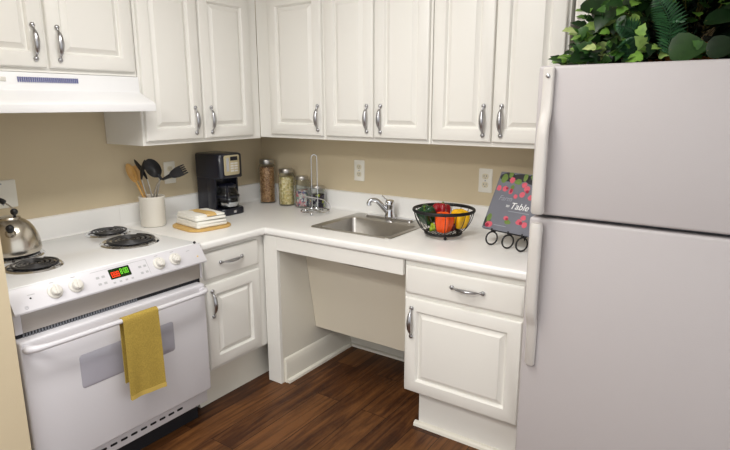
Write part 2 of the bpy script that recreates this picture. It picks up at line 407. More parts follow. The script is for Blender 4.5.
# right base cabinet
t = thing('base_cabinet', 'white base cabinet with drawer and door beside the refrigerator', 'cabinet', (1.457, 0, 0))
b = MB(); b.box(0, .558, -.609, -.002, .205, .812, .0015, 1); b.build('body', M['cab'], t)
b = MB(); b.box(.046, .553, -.545, -.012, 0, .204); b.build('toe_kick', M['cab'], t)
MB().prism([(-.5455, 0), (-.566, 0), (-.564, .012), (-.557, .019), (-.5455, .021)], 'x', .028, .553).build('shoe_molding', M['trim'], t)
d = door_mesh(.010, .530, .668, .792, FY, flat=True).build('drawer', M['cab'], t)
tag(pull_mesh((.300, FY, .735), .135, False).build('handle', M['pewter'], d), 'pewter bow pull')
add_door(t, .010, .530, .208, .648, FY, .045, .540, .13)

# ------------------------------------------------------------------ worktop
t = thing('countertop', 'white laminate countertop running round the corner with the sink', 'counter', (0, 0, 0))
s1, s2, sy1, sy2 = .826, 1.292, -.486, -.062
xs = [.001, .644, s1, s2, 2.016]; ys = [-1.040, -.637, sy1, sy2, -.001]
bm = bmesh.new(); vv = {}
def gv(i, j):
    if (i, j) not in vv: vv[(i, j)] = bm.verts.new((xs[i], ys[j], H))
    return vv[(i, j)]
for i in range(4):
    for j in range(4):
        if j == 0 and i > 0: continue
        if i == 2 and j == 2: continue
        bm.faces.new((gv(i, j), gv(i+1, j), gv(i+1, j+1), gv(i, j+1)))
ext = bmesh.ops.extrude_face_region(bm, geom=bm.faces[:])
for e in ext['geom']:
    if isinstance(e, bmesh.types.BMVert): e.co.z -= .038
bmesh.ops.recalc_face_normals(bm, faces=bm.faces)
bm.normal_update()
ed = []
for e in bm.edges:
    a, c = e.verts[0].co, e.verts[1].co
    if abs(a.z-c.z) > 1e-4 or len(e.link_faces) != 2: continue
    if e.link_faces[0].normal.dot(e.link_faces[1].normal) > .5: continue
    m = (a+c)/2
    if (abs(m.y+.637) < 1e-4 and m.x > .644) or (abs(m.x-.644) < 1e-4 and m.y < -.637): ed.append(e)
bmesh.ops.bevel(bm, geom=ed, offset=.013, segments=5, profile=.5, affect='EDGES')
mb = MB(); mb.bm.free(); mb.bm = bm; mb.build('worktop', M['counter'], t)
b = MB(); prof = [(-.001, H), (-.036, H+.0005), (-.027, H+.004), (-.021, H+.012), (-.020, H+.100), (-.018, H+.107), (-.012, H+.1105), (-.001, H+.112)]
b.prism(prof, 'x', .001, 2.016)
b.prism([(-y, z) for y, z in prof], 'y', -1.040, -.002)
b.build('backsplash', M['counter'], t)
b = MB(); b.prism([(.001, H+.003)]+[(-y, z+(.003 if z < H+.05 else 0)) for y, z in prof[1:]], 'y', -1.868, -1.0405)
tag(b.build('backsplash_strip', M['counter']), 'white laminate backsplash strip on the wall behind the range', 'backsplash')
o = bpy.data.objects['backsplash_strip']; o.name = 'backsplash'

# ------------------------------------------------------------------ sink and faucet
t = thing('kitchen_sink', 'stainless steel drop-in sink set in the white countertop', 'sink', (0, 0, H))
b = MB()
n = 6
bx0, bx1, by0, by1 = .862, 1.268, -.462, -.178
L_ = [rrect(.828, 1.290, -.484, -.064, .02, n, -.004), rrect(.815, 1.302, -.497, -.050, .028, n, .001), rrect(.817, 1.300, -.495, -.052, .027, n, .004),
      rrect(.828, 1.290, -.485, -.060, .024, n, .0045), rrect(bx0-.010, bx1+.010, by0-.010, by1+.010, .036, n, .0035), rrect(bx0-.003, bx1+.003, by0-.003, by1+.003, .032, n, .0015),
      rrect(bx0, bx1, by0, by1, .030, n, -.006), rrect(bx0+.008, bx1-.008, by0+.008, by1-.008, .030, n, -.120), rrect(bx0+.016, bx1-.016, by0+.016, by1-.016, .030, n, -.138),
      rrect(bx0+.035, bx1-.035, by0+.035, by1-.035, .04, n, -.146)]
b.loops(L_, cap0=False, cap1=True); sk = b.build('bowl', M['steel'], t, 50)
b = MB(); c = (1.065, -.32, -.1455); b.lathe([(.045, 0), (.047, .002), (.040, .003), (.034, .001), (.012, .0005), (.0, .0005)], c); b.build('drain', M['chrome'], t)
t = thing('faucet', 'chrome single lever faucet on the back deck of the sink', 'faucet', (1.058, -.104, H+.0045))
b = MB(); b.loops([rrect(-.150, .150, -.024, .024, .022, 6, z) for z in (0, .006)]+[rrect(-.145, .145, -.019, .019, .018, 6, .010)]); b.build('deck_plate', M['chrome'], t)
b = MB(); b.lathe([(.028, .010), (.028, .02), (.024, .028), (.0235, .066), (.025, .072), (.0255, .092), (.022, .101), (.008, .105), (0, .105)]); b.build('body', M['chrome'], t)
b = MB(); sp = spline([(-.004, -.006, .030), (-.026, -.022, .062), (-.048, -.040, .092), (-.060, -.050, .102), (-.074, -.062, .103), (-.083, -.070, .098), (-.086, -.073, .090)], 5)
b.tube(sp, [.0150-.003*min(1, i/18) for i in range(len(sp))], 12)
b.lathe([(.0125, 0), (.0135, -.006), (.0135, -.016), (.010, -.018)], (-.0865, -.0735, .092)); b.build('spout', M['chrome'], t)
b = MB(); lv = spline([(-.006, 0, .096), (-.018, -.004, .102), (-.030, -.009, .112), (-.042, -.014, .126)], 4)
b.tube(lv, [.009, .009, .008, .0075, .007, .007, .0065, .006, .006, .006, .0065, .007, .006], 10, flat=.6); b.build('lever', M['chrome'], t)

# ------------------------------------------------------------------ refrigerator
FX0, FX1 = 2.024, 2.830
t = thing('refrigerator', 'tall white top-freezer refrigerator at the end of the countertop', 'refrigerator', (FX0, -.74, 0))
W = FX1-FX0
MB().box(.004, W-.004, .070, .71, .03, 1.572, .006).build('cabinet_shell', M['fridge'], t)
b = MB(); b.box(.012, W-.012, .058, .0698, .10, 1.575); b.build('gasket', M['gasket'], t)
b = MB(); b.box(0, W, 0, .058, 1.098, 1.588, .009, 3); fd = b.build('freezer_door', M['fridge'], t)
b = MB(); b.box(0, W, 0, .058, .095, 1.086, .009, 3); ld = b.build('fridge_door', M['fridge'], t)
MB().box(.02, W-.02, .03, .0695, .012, .088, .003).build('toe_grille', M['fridgeplas'], t)
for fx in (.06, W-.06):
    for fy in (.12, .62): MB().lathe([(.018, 0), (.018, .0295)], (fx, fy, 0), 12).build('leveling_foot', M['black'], t)
def handle_strip(name, parent, zs, top_flat):
    # cross-sections along the height: (z, centre x, half width, back y, front y)
    b = MB(); lps = []
    for z, cx, hw, yb, yf in zs:
        r = min(hw, (yb-yf)/2)*.75
        lps.append([(p[0], p[1], z) for p in rrect(cx-hw, cx+hw, yf, yb, r, 3)])
    b.loops(lps); return b.build(name, M['fridgeplas'], parent)
hs = [(z, .037+dx, hw, yb, yf) for z, dx, hw, yb, yf in ((1.106, 0, .017, -.018, -.046), (1.112, 0, .020, -.012, -.050), (1.160, 0, .020, -.020, -.051), (1.25, 0, .0195, -.022, -.050), (1.36, 0, .0185, -.022, -.047),
      (1.40, 0, .018, -.016, -.040), (1.43, 0, .018, -.004, -.027), (1.455, 0, .018, .001, -.019), (1.578, 0, .018, .001, -.016), (1.583, 0, .014, .001, -.012))]
fh = handle_strip('handle', fd, hs, True)
b = MB(); b.lathe([(.0065, 0), (.0065, .003), (.004, .0042), (0, .0042)], mx=Matrix.Translation((.037, -.0165, 1.555)) @ Matrix.Rotation(R(90), 4, 'X'), seg=16); tag(b.build('screw_cap', M['pewter'], fh), 'small grey screw')
hs = [(z, .037, hw, yb, yf) for z, hw, yb, yf in ((.545, .012, .001, -.014), (.552, .017, .001, -.018), (.69, .018, .001, -.020), (.715, .018, -.004, -.028), (.735, .0185, -.014, -.040), (.765, .019, -.020, -.047),
      (.85, .0195, -.022, -.050), (1.00, .020, -.020, -.050), (1.062, .020, -.010, -.050), (1.074, .017, -.016, -.046))]
handle_strip('handle', ld, hs, False)

# ------------------------------------------------------------------ range
RY = -1.848
t = thing('range', 'white slide-in electric range with coil burners between the counter and short wall', 'stove', (0, RY, 0), LEFT)
RW = .788
MB().box(.006, RW-.014, -.640, -.03, .115, .842, .002, 1).build('body', M['range'], t)
b = MB(); b.box(0, RW, -.648, -.040, .8425, .866, .005, 3)
ct = b.build('cooktop', M['enamel'], t)
# control panel: wedge with a sloping face
PB, PT = (.700, .784), (.650, .864)
b = MB(); b.prism([(-PT[0]+.002, PT[1]-.001), (-PT[0]-.004, PT[1]), (-PB[0], PB[1]+.008), (-PB[0]+.001, PB[1]), (-.6405, PB[1]), (-.6405, .842), (-.6485, .842), (-.6485, PT[1]-.001)], 'x', -.002, RW+.002, .0016, 2)
cp = b.build('control_panel', M['range'], t)
vd = Vector((0, .050, .080)).normalized(); nd = Vector((0, -vd.z, vd.y)); ud = Vector((1, 0, 0))
org = Vector((0, -(PB[0]+.0005), PB[1]+.006))
PM = Matrix(((ud.x, vd.x, nd.x, org.x), (ud.y, vd.y, nd.y, org.y), (ud.z, vd.z, nd.z, org.z), (0, 0, 0, 1)))  # panel frame: x along, y up the slope, z outwards
PL = .088
for kx in (.143, .218, .563, .640):
    b = MB(PM); c = (kx, .044, 0)
    b.lathe([(.026, .0006), (.026, .004), (.024, .006), (.018, .007), (.017, .021), (.0145, .024), (0, .024)], c, 28)
    b.box(kx-.0045, kx+.0045, .044-.017, .044+.017, .022, .029, .002)
    k = b.build('knob', M['knob'], cp)
b = MB(PM)
for kx in (.143, .218, .563, .640): b.box(kx-.008, kx+.008, .077, .0795, -.001, .0008)
for i in range(4):
    for j in range(2):
        b.box(.296+(i % 2)*.022+(0 if i < 2 else .176), .308+(i % 2)*.022+(0 if i < 2 else .176), .020+j*.026, .029+j*.026, -.001, .0007)
for i in range(4): b.box(.352+i*.025, .362+i*.025, .012, .019, -.001, .0007)
b.box(.283, .513, .0755, .0768, -.001, .0008); b.box(.5120, .5135, .012, .0768, -.001, .0008)
b.box(.055, .079, .054, .056, -.001, .0008); b.box(.708, .724, .064, .066, -.001, .0008)
b.build('printed_marks', M['marks'], cp)
b = MB(PM); b.loops([rrect(.349, .435, .030, .071, .003, 3, z) for z in (-.001, .0012)]); dp = b.build('display', M['screen'], cp)
SEG = {'0': 'abcdef', '1': 'bc', '2': 'abged', '3': 'abgcd', '4': 'fgbc', '5': 'afgcd', '8': 'abcdefg', '9': 'abcdfg'}
def digits(txt, x, y, w, h, m, name):
    b = MB(PM); th = w*.24
    for ch in txt:
        if ch == ':':
            for q in (.3, .7): b.box(x, x+th, y+h*q-th/2, y+h*q+th/2, .001, .0018)
            x += th*2; continue
        for sg in SEG[ch]:
            q = {'a': (0, w, h-th, h), 'd': (0, w, 0, th), 'g': (0, w, h/2-th/2, h/2+th/2), 'f': (0, th, h/2, h), 'b': (w-th, w, h/2, h), 'e': (0, th, 0, h/2), 'c': (w-th, w, 0, h/2)}[sg]
            b.box(x+q[0], x+q[1], y+q[2], y+q[3], .001, .0018)
        x += w*1.28
    return b.build(name, m, dp)
digits('888', .356, .036, .0090, .022, M['redled'], 'red_digits')
digits('8:00', .394, .042, .0080, .022, M['greenled'], 'green_digits')
b = MB(PM); b.lathe([(.0035, 0), (.0032, .0015), (0, .0020)], (.062, .043, 0), 12); b.build('indicator_light', M['black'], cp)
b = MB(PM); b.lathe([(.0042, 0), (.0036, .0018), (0, .0024)], (.752, .030, 0), 12); b.build('indicator_light', M['amber'], cp)
b = MB(PM); c = (.040, .014, 0)
b.lathe([(.0062, 0), (.0062, .0008), (.0050, .0008), (.0050, .0004), (0, .0004)], c, 20)
b.tube([(c[0]-.003, c[1]-.001, .0008), (c[0]-.001, c[1]+.0025, .0008), (c[0]+.001, c[1]-.002, .0008), (c[0]+.003, c[1]+.002, .0008)], .0007, 6)
tag(b.build('emblem', M['emblem'], cp), 'small round grey maker emblem')
b = MB(PM); b.sphere((RW-.018, .096, -.004), .006); b.build('end_cap', M['black'], cp)
# steel strip, vent gap, door, kick panel
MB().box(.030, RW-.012, -.664, -.6405, .706, .7835, .002).build('steel_strip', M['strip'], t)
MB().box(.004, .0295, -.666, -.6405, .706, .7835, .003).build('strip_end', M['range'], t); MB().box(RW-.0115, RW-.001, -.666, -.6405, .706, .7835, .003).build('strip_end', M['range'], t)
b = MB(); b.box(.010, RW-.010, -.655, -.6405, .684, .7055); vg = b.build('vent_gap', M['dark'], t)
b = MB()
for i in range(42):
    x = .03+i*(RW-.06)/70; b.box(x, x+.005, -.660, -.6552, .687, .7045)
b.build('vent_slats', M['gasket'], vg)
b = MB(); b.box(-.002, RW-.020, -.702, -.6415, .178, .690, .008, 3); dr = b.build('oven_door', M['range'], t)
b = MB(); lo = [(p[0], -.7022, p[1]) for p in rrect(.186, .590, .440, .572, .012, 4)]; hi = [(p[0], -.7030, p[1]) for p in rrect(.187, .589, .441, .571, .012, 4)]
b.loops([lo, hi], cap0=False); b.build('window', M['window'], dr)
b = MB()
hp = spline([(.020, -.703, .662), (.024, -.728, .668), (.050, -.748, .671), (.12, -.753, .671), (.3, -.756, .671), (.5, -.756, .671), (.66, -.753, .671), (.720, -.748, .671), (.746, -.728, .668), (.750, -.703, .662)], 5)
nh = len(hp); b.tube(hp, [.0095+.007*max(0, 1-min(i, nh-1-i)/13) for i in range(nh)], 14, flat=1.0)
b.build('handle', M['range'], dr)
b = MB(); b.box(.004, RW-.024, -.672, -.6405, .108, .172, .004); kp = b.build('kick_panel', M['range'], t)
b = MB()
for i in range(12):
    x = .10+i*.045; b.loops([[(p[0], y, p[1]) for p in rrect(x, x+.030, .134, .144, .0045, 3)] for y in (-.6718, -.6730)])
b.build('vent_slots', M['dark'], kp)
MB().box(.03, RW-.03, -.60, -.08, 0, .1145).build('base', M['dark'], t)
def burner(a, bb, rad):
    c = (a, -bb, .866)
    b = MB(); b.lathe([(rad*.30, .0006), (rad*.72, .0008), (rad*.90, .0032), (rad*.96, .0062), (rad*1.02, .0062), (rad*1.07, .0012), (rad*1.08, .0002), (rad*1.02, .0002)], c, 40, cap0=True, cap1=False)
    dp_ = MB(); 
    coil = MB(); turns = 4; pts = []; N_ = 34*turns
    for k in range(N_+1):
        f = k/N_; r = rad*(.16+.74*f); an = 2*PI*turns*f+.7
        pts.append((c[0]+r*math.cos(an), c[1]+r*math.sin(an), c[2]+.0125))
    coil.tube(pts, rad*.060, 8, flat=.7)
    for k in range(3):
        an = R(120*k+40); coil.tube([(c[0], c[1], c[2]+.007), (c[0]+rad*.93*math.cos(an), c[1]+rad*.93*math.sin(an), c[2]+.007)], .0028, 6)
    coil.lathe([(rad*.12, .006), (rad*.12, .0135), (0, .0140)], c, 16)
    o = coil.build('burner', M['coil'], t)
    tag(b.build('drip_pan', M['chrome'], o), 'shiny chrome drip pan')
    dp_.bm.free()
burner(-1.657-RY, .436, .094); burner(-1.228-RY, .392, .116); burner(-1.183-RY, .145, .092); burner(-1.635-RY, .205, .110)

# ------------------------------------------------------------------ range hood
t = thing('range_hood', 'white under-cabinet range hood above the range', 'range hood', (0, -1.832, 0), LEFT)
b = MB()
b.prism([(-.004, 1.588), (-.318, 1.588), (-.322, 1.520), (-.418, 1.480), (-.432, 1.470), (-.434, 1.438), (-.426, 1.438), (-.422, 1.462), (-.014, 1.462), (-.004, 1.438)], 'x', 0, .766, .0025, 2)
b.box(0, .010, -.425, -.010, 1.438, 1.470); b.box(.756, .766, -.425, -.010, 1.438, 1.470)
hd = b.build('canopy', M['hood'], t)
b = MB()
for i in range(30):
    x = .255+i*.0078; b.box(x, x+.0046, -.3240, -.3185, 1.552, 1.571)
b.build('vent_slats', M['slot'], t)
for x in (.155, .190): MB().box(x, x+.025, -.3245, -.3188, 1.553, 1.569, .002).build('switch', M['knob'], t)
MB().box(.12, .64, -.34, -.06, 1.454, 1.4615, .002).build('filter', M['steel'], t)

# ------------------------------------------------------------------ outlets
def outlet(label, loc, rz, group=None, double_=False):
    t = thing('outlet', label, 'outlet', loc, rz)
    w = .060 if double_ else .036
    b = MB(); b.loops([[(p[0], y, p[1]) for p in rrect(-w+i, w-i, -.060+i, .060-i, .005, 3)] for y, i in ((-.0005, 0), (-.003, 0), (-.0055, .003))]); b.build('plate', M['plate'], t)
    for dx in ((-.024, .024) if double_ else (0,)):
        if double_: continue
        for dz in (-.021, .021):
            b = MB(); b.loops([[(p[0]+dx, y, p[1]+dz) for p in rrect(-.0165, .0165, -.014, .014, .011, 4)] for y in (-.0050, -.0072)]); rc = b.build('socket', M['receptacle'], t)
            b = MB(); b.box(-.0075+dx, -.0050+dx, -.0078, -.0070, dz-.002, dz+.007); b.box(.0050+dx, .0075+dx, -.0078, -.0070, dz-.002, dz+.007)
            b.sphere((dx, -.0074, dz-.0075), .0025, (1, .3, 1), 10); b.build('slots', M['gasket'], rc)
    for dz in ((.045, -.045) if double_ else (0,)):
        b = MB(); b.sphere((0, -.0055, dz), .004, (1, .4, 1), 10); b.build('screw', M['pewter'], t)
    return t
outlet('white duplex outlet on the wall just right of the faucet jars, above the sink', (.785, 0, 1.093), 0)['label'] = 'white outlet on the back wall above the sink'
outlet('white outlet on the back wall between vegetable basket and cookbook', (1.557, 0, 1.093), 0)
outlet('white outlet on the left wall behind the utensil crock', (0, -.712, 1.100), LEFT)
o = outlet('white cover plate on the left wall above the kettle', (0, -1.560, 1.090), LEFT, None, True); o.name = 'wall_plate'; o['category'] = 'wall plate'

# ------------------------------------------------------------------ kettle
t = thing('kettle', 'round stainless steel kettle with black ball knobs on the back burner', 'kettle', (.215, -1.632, .8835))
b = MB(); kr = .104
b.lathe([(.090, 0), (kr*.97, .002), (kr, .010), (kr*1.0, .022), (kr*.975, .045), (kr*.92, .070), (kr*.82, .095), (kr*.68, .117), (kr*.52, .131), (kr*.42, .137), (kr*.41, .1415)], (0, 0, 0), 48)
b.build('body', M['kettle'], t)
b = MB(); b.lathe([(kr*.41, .1422), (kr*.39, .1455), (kr*.2, .149), (0, .150)], (0, 0, 0), 32, cap0=True); ld_ = b.build('lid', M['kettle'], t)
iv = Vector((.823, .568, 0))
kb = iv*.026
b = MB(); b.lathe([(.007, .143), (.005, .150), (.005, .158)], (kb.x, kb.y, 0), 12); b.sphere((kb.x, kb.y, .166), .0140); tag(b.build('knob', M['black'], ld_), 'black ball knob')
sd = Vector((.926, -.376, 0)).normalized()
b = MB(); p = [sd*(kr*.66)+Vector((0, 0, .086)), sd*(kr*.92)+Vector((0, 0, .100)), sd*(kr*1.08)+Vector((0, 0, .112))]
b.tube(spline(p, 4), [.021, .0205, .020, .0185, .017, .0155, .014, .0135, .013], 16); spt = b.build('spout', M['kettle'], t)
b = MB(); b.sphere(p[2]+sd*.008+Vector((0, 0, .008)), .0150); tag(b.build('whistle', M['black'], spt), 'black ball whistle cap')
b = MB(); b.tube(spline([kb+Vector((0, 0, .176)), kb-iv*.020+Vector((0, 0, .194)), kb-iv*.036+Vector((0, 0, .204))], 4), .0030, 8); b.build('handle_wire', M['chrome'], t)
b = MB(); b.tube(spline([-iv*.088+Vector((0, 0, .086)), -iv*.104+Vector((0, 0, .130)), -iv*.092+Vector((0, 0, .186))], 5), .0030, 8)
hb = b.build('handle_wire', M['chrome'], t)
b = MB(); gp = spline([kb-iv*.032+Vector((0, 0, .202)), kb-iv*.052+Vector((0, 0, .213)), kb-iv*.084+Vector((0, 0, .214)), -iv*.092+Vector((0, 0, .186))], 6)
b.tube(gp, [.007]+[.0105]*(len(gp)-2)+[.007], 12); tag(b.build('grip', M['black'], hb), 'black handle grip')

# ------------------------------------------------------------------ towel on the oven handle
hx, hz, hr = .756, .671, .0095
prof = []
for k in range(15): prof.append((hx-hr-.006, hz-.26+.26*k/14))
for k in range(1, 9):
    a = PI-PI*k/9; prof.append((hx+(hr+.0045)*math.cos(a), hz+(hr+.0045)*math.sin(a)))
for k in range(22): prof.append((hx+hr+.0050+.004*math.sin(k/21*2), hz-.322*k/21))
NU = 14
vs = []
b = MB(); bm2 = bmesh.new(); grid = []
y0, y1 = -1.518, -1.368
for j, (px_, pz_) in enumerate(prof):
    row = []
    for i in range(NU+1):
        u = i/NU; dn = max(0, (hz-pz_)/.322) if j > 22 else 0
        y = y0+(y1-y0)*u + dn*(-.006+.008*u)
        w = .0035*math.sin(u*7+dn*1.2)*dn + .003*dn*math.cos(u*11)
        z = pz_ + dn*.006*(1-u) - dn*.004*u
        row.append(bm2.verts.new((px_+w, y, z)))
    grid.append(row)
for j in range(len(grid)-1):
    for i in range(NU): bm2.faces.new((grid[j][i], grid[j][i+1], grid[j+1][i+1], grid[j+1][i]))
bmesh.ops.recalc_face_normals(bm2, faces=bm2.faces)
def solid(bmx, th):
    r = bmesh.ops.solidify(bmx, geom=bmx.faces[:], thickness=th)
    bmesh.ops.recalc_face_normals(bmx, faces=bmx.faces)
solid(bm2, .0035)
b.bm.free(); b.bm = bm2
t = thing('dish_towel', 'mustard yellow dish towel hanging folded over the oven door handle', 'towel', (0, 0, 0))
tw = b.build('cloth', M['towel'], t, 60)
hm = bmesh.new(); rowsh = []
for q in (-4, -3, -2, -1):
    px_, pz_ = prof[q]; pz_ = prof[-1][1]+(pz_-prof[-1][1])*.6; row = []
    for i in range(NU+1):
        u = i/NU; dn = (hz-pz_)/.322
        y = y0+(y1-y0)*u + dn*(-.006+.008*u); w = .0035*math.sin(u*7+dn*1.2)*dn+.003*dn*math.cos(u*11)
        z = pz_+dn*.006*(1-u)-dn*.004*u
        row.append(hm.verts.new((px_+w+.0042, y, z-.0015)))
    rowsh.append(row)
for j in range(1, 3):
    for i in range(NU): hm.faces.new((rowsh[j+1-0][i], rowsh[j+1][i+1], rowsh[j][i+1], rowsh[j][i]))
bmesh.ops.recalc_face_normals(hm, faces=hm.faces); solid(hm, .0016)
b = MB(); b.bm.free(); b.bm = hm; tag(b.build('hem', M['towelhem'], tw, 60), 'lighter woven hem')

# ------------------------------------------------------------------ utensil crock and utensils
CR = Vector((.128, -.922, H))
t = thing('utensil_crock', 'white stoneware crock holding cooking utensils beside the range', 'crock', CR)
b = MB(); b.lathe([(.055, 0), (.060, .003), (.0625, .012), (.0625, .138), (.0655, .146), (.0655, .153), (.062, .156), (.057, .153), (.056, .140), (.055, .014), (.0, .012)], (0, 0, 0), 40); b.build('pot', M['crock'], t)
def along(base, tip, n=8): return [base+(tip-base)*k/n for k in range(n+1)]
def lin_tool(name, label, base, tip, parts):
    t = thing(name, label, 'utensil', CR+Vector((0, 0, .016)))
    base = Vector(base); tip = Vector(tip); d = (tip-base).normalized()
    view = Vector((.75, -.66, 0)); nn = (view-d*view.dot(d)).normalized(); sx = d.cross(nn).normalized()
    FM = Matrix(((sx.x, nn.x, d.x, base.x), (sx.y, nn.y, d.y, base.y), (sx.z, nn.z, d.z, base.z), (0, 0, 0, 1)))  # x across, y towards the room, z along
    ln = (tip-base).length
    for nm, m, fn in parts:
        b = MB(FM); fn(b, ln); b.build(nm, m, t)
def bowl_shape(b, z0, w, l, dep=.010, th=.003, angle=0):
    # spoon bowl centred on the axis, hollow towards +y
    lps = []; nr = 8
    for side in (0, 1):
        rng = range(nr+1) if side == 0 else range(nr, -1, -1)
        for k in rng:
            f = k/nr; r = math.sin(f*PI/2)
            yy = -dep*(1-r*r) + (th if side == 0 else 0)
            lps.append([(w*r*math.cos(2*PI*q/20)+1e-5, yy, z0+l*r*math.sin(2*PI*q/20)) for q in range(20)])
    b.loops(lps, False, False)
ivec = Vector((.823, .568, 0))   # picture-right direction in the room
def at(r, f, z): return ivec*r + Vector((-.568, .823, 0))*f + Vector((0, 0, z))
lin_tool('wooden_spoon', 'pale wooden spoon leaning furthest left in the white crock', at(.020, -.015, 0), at(-.114, .01, .302),
         [('handle', M['spoon'], lambda b, l: b.tube([(0, 0, 0), (0, 0, l-.06)], [.0065, .0055], 10)), ('bowl', M['spoon'], lambda b, l: bowl_shape(b, l-.050, .021, .052, .009, .004))])
lin_tool('wooden_spatula', 'wooden spatula second from left in the white crock', at(.012, .012, 0), at(-.092, .034, .290),
         [('handle', M['spoon'], lambda b, l: b.tube([(0, 0, 0), (0, 0, l-.08)], [.0065, .006], 10)),
          ('blade', M['spoon'], lambda b, l: b.loops([rrect(-w, w, -.003, .003, .0028, 3, z) for w, z in ((.006, l-.085), (.013, l-.06), (.019, l-.03), (.020, l-.008), (.014, l))]))])
t = thing('kitchen_tongs', 'steel tongs with black jaws standing in the white crock', 'utensil', CR+Vector((0, 0, .016)))
for sg in (-1, 1):
    p0, p1, p2 = at(.018, -.005+sg*.004, .004), at(-.030+sg*.012, sg*.006, .225), at(-.046-sg*.030, sg*.008, .325)
    b = MB(); b.tube(spline([p0, (p0+p1)/2+ivec*sg*.004, p1], 4), .005, 8, flat=.5); am = b.build('arm', M['steel'], t)
    b = MB(); q = spline([p1, p1+(p2-p1)*.4+ivec*sg*.004, p1+(p2-p1)*.75, p2], 4)
    b.tube(q, [.006, .008, .0105, .0125, .014, .015, .015, .0145, .0135, .012, .009, .006, .002], 10, flat=.45); tag(b.build('jaw', M['black'], am), 'black scalloped jaw')
def fork(b, l):
    b.tube([(0, 0, l-.135), (0, 0, l-.085)], [.006, .012], 10, flat=.6)
    b.loops([rrect(-w, w, -.003, .003, .0028, 3, z) for w, z in ((.011, l-.09), (.020, l-.075), (.026, l-.05), (.027, l-.024))])
    for i in range(5):
        x = -.022+i*.011; b.tube([(x, 0, l-.028), (x, .001, l-.012), (x, .006, l)], [.0042, .004, .003], 8)
def bent_tool(name, label, p0, p1, p2, headname, fn):
    t = thing(name, label, 'utensil', CR+Vector((0, 0, .016)))
    d = (p2-p1).normalized(); view = Vector((.75, -.66, 0)); nn = (view-d*view.dot(d)).normalized(); sx = d.cross(nn).normalized()
    FM = Matrix(((sx.x, nn.x, d.x, p1.x), (sx.y, nn.y, d.y, p1.y), (sx.z, nn.z, d.z, p1.z), (0, 0, 0, 1)))
    MB().tube(spline([p0, p0+(p1-p0)*.5, p0+(p1-p0)*.9, p1+d*.015], 4), .0044, 8).build('shank', M['steel'], t)
    b = MB(FM); fn(b, (p2-p1).length); tag(b.build(headname, M['black'], t), 'black nylon head')
bent_tool('ladle', 'black round serving spoon with steel shank in the middle of the crock', at(-.018, .012, 0), at(.052, .0, .232), at(-.004, -.012, .325), 'bowl',
          lambda b, l: (bowl_shape(b, l-.050, .037, .052, .020, .004), b.tube([(0, -.002, -.012), (0, -.004, .02)], [.007, .010], 10)))
bent_tool('spaghetti_server', 'black slotted spaghetti server leaning far right in the crock', at(-.034, -.016, 0), at(.045, -.016, .215), at(.190, -.012, .282), 'head', fork)

# ------------------------------------------------------------------ trivet board and napkins
TRZ = R(-8)
t = thing('wooden_trivet', 'round-cornered bamboo board on the counter under white napkins', 'cutting board', (.350, -.795, H), TRZ)
b = MB(); b.loops([rrect(-.128+i, .128-i, -.122+i, .122-i, .070, 8, z) for z, i in ((0, .003), (.003, 0), (.010, 0), (.013, .003))]); b.build('board', M['bamboo'], t)
def pad(b, x0, x1, y0, y1, z0, z1, sag=.004, n=9):
    """soft folded cloth block"""
    lps = []
    for j, f in enumerate((0, .12, .5, .88, 1)):
        i = {0: .006, .12: .001, .5: 0, .88: .001, 1: .008}[f]
        lps.append([(p[0]+.003*math.sin(p[1]*40+z0*99), p[1]+.003*math.sin(p[0]*36), z0+(z1-z0)*f+(.003*math.sin(p[0]*28+p[1]*21) if f > .5 else 0)) for p in rrect(x0+i, x1-i, y0+i, y1-i, .014, 4)])
    b.loops(lps)
t2 = thing('folded_napkin', 'lower white folded napkin lying on the bamboo board', 'napkin', (.350, -.795, H+.0132), TRZ+R(1))
b = MB(); pad(b, -.104, .106, -.088, .090, .0005, .017); pad(b, -.100, .108, -.086, .088, .0175, .031); b.build('cloth', M['napkin'], t2, 60)
t2 = thing('folded_napkin', 'upper white napkin with a tan band on top of the stack', 'napkin', (.350, -.795, H+.0485), TRZ-R(1))
b = MB(); pad(b, -.102, .102, -.086, .088, .0005, .015); pad(b, -.096, .098, -.082, .086, .0155, .027); cl = b.build('cloth', M['napkin'], t2, 60)
b = MB(); lps = []
for x in [-.101+.202*k/12 for k in range(13)]:
    z = .0285+.003*math.sin(x*28)-(.010 if abs(x) > .098 else 0)
    lps.append([(x, -.024, z), (x, .030, z+.001), (x, .030, z+.0025), (x, -.024, z+.0015)])
b.loops(lps); tag(b.build('band', M['band'], cl), 'tan woven stripe')

# ------------------------------------------------------------------ coffee maker
CX0, CX1, CY0, CY1 = .045, .262, -.574, -.402
t = thing('coffee_maker', 'black drip coffee maker with silver control panel in the corner', 'coffee maker', (0, (CY0+CY1)/2, H), LEFT)
hw = (CY1-CY0)/2
def plan(front, back, hw_, z, rf=.03, n=5):
    p = []
    for cx, cy, a0, r in ((hw_-.012, -back-.012, 0, .012), (-hw_+.012, -back-.012, 90, .012), (-hw_+rf, -front+rf, 180, rf), (hw_-rf, -front+rf, 270, rf)):
        for k in range(n+1):
            a = R(a0+90*k/n); p.append((cx+r*math.cos(a), cy+r*math.sin(a), z))
    return p
b = MB(); b.loops([plan(CX1-i, CX0, hw-i, z, .035) for z, i in ((0, .004), (.004, 0), (.030, 0), (.038, .004))]); b.build('base', M['coffee'], t)
b = MB(); b.loops([plan(.150, CX0, hw-.002, z, .012) for z in (.0385, .2095)]); 
b.box(-hw+.0005, -hw+.013, -.205, -.140, .0385, .2095, .003); b.box(hw-.013, hw-.0005, -.205, -.140, .0385, .2095, .003); b.build('reservoir', M['coffee'], t)
b = MB(); b.loops([plan(CX1-.004-i, CX0, hw-i, z, .03) for z, i in ((.210, .003), (.214, 0), (.335, 0), (.343, .004), (.347, .012))]); hd = b.build('brew_head', M['coffee'], t)
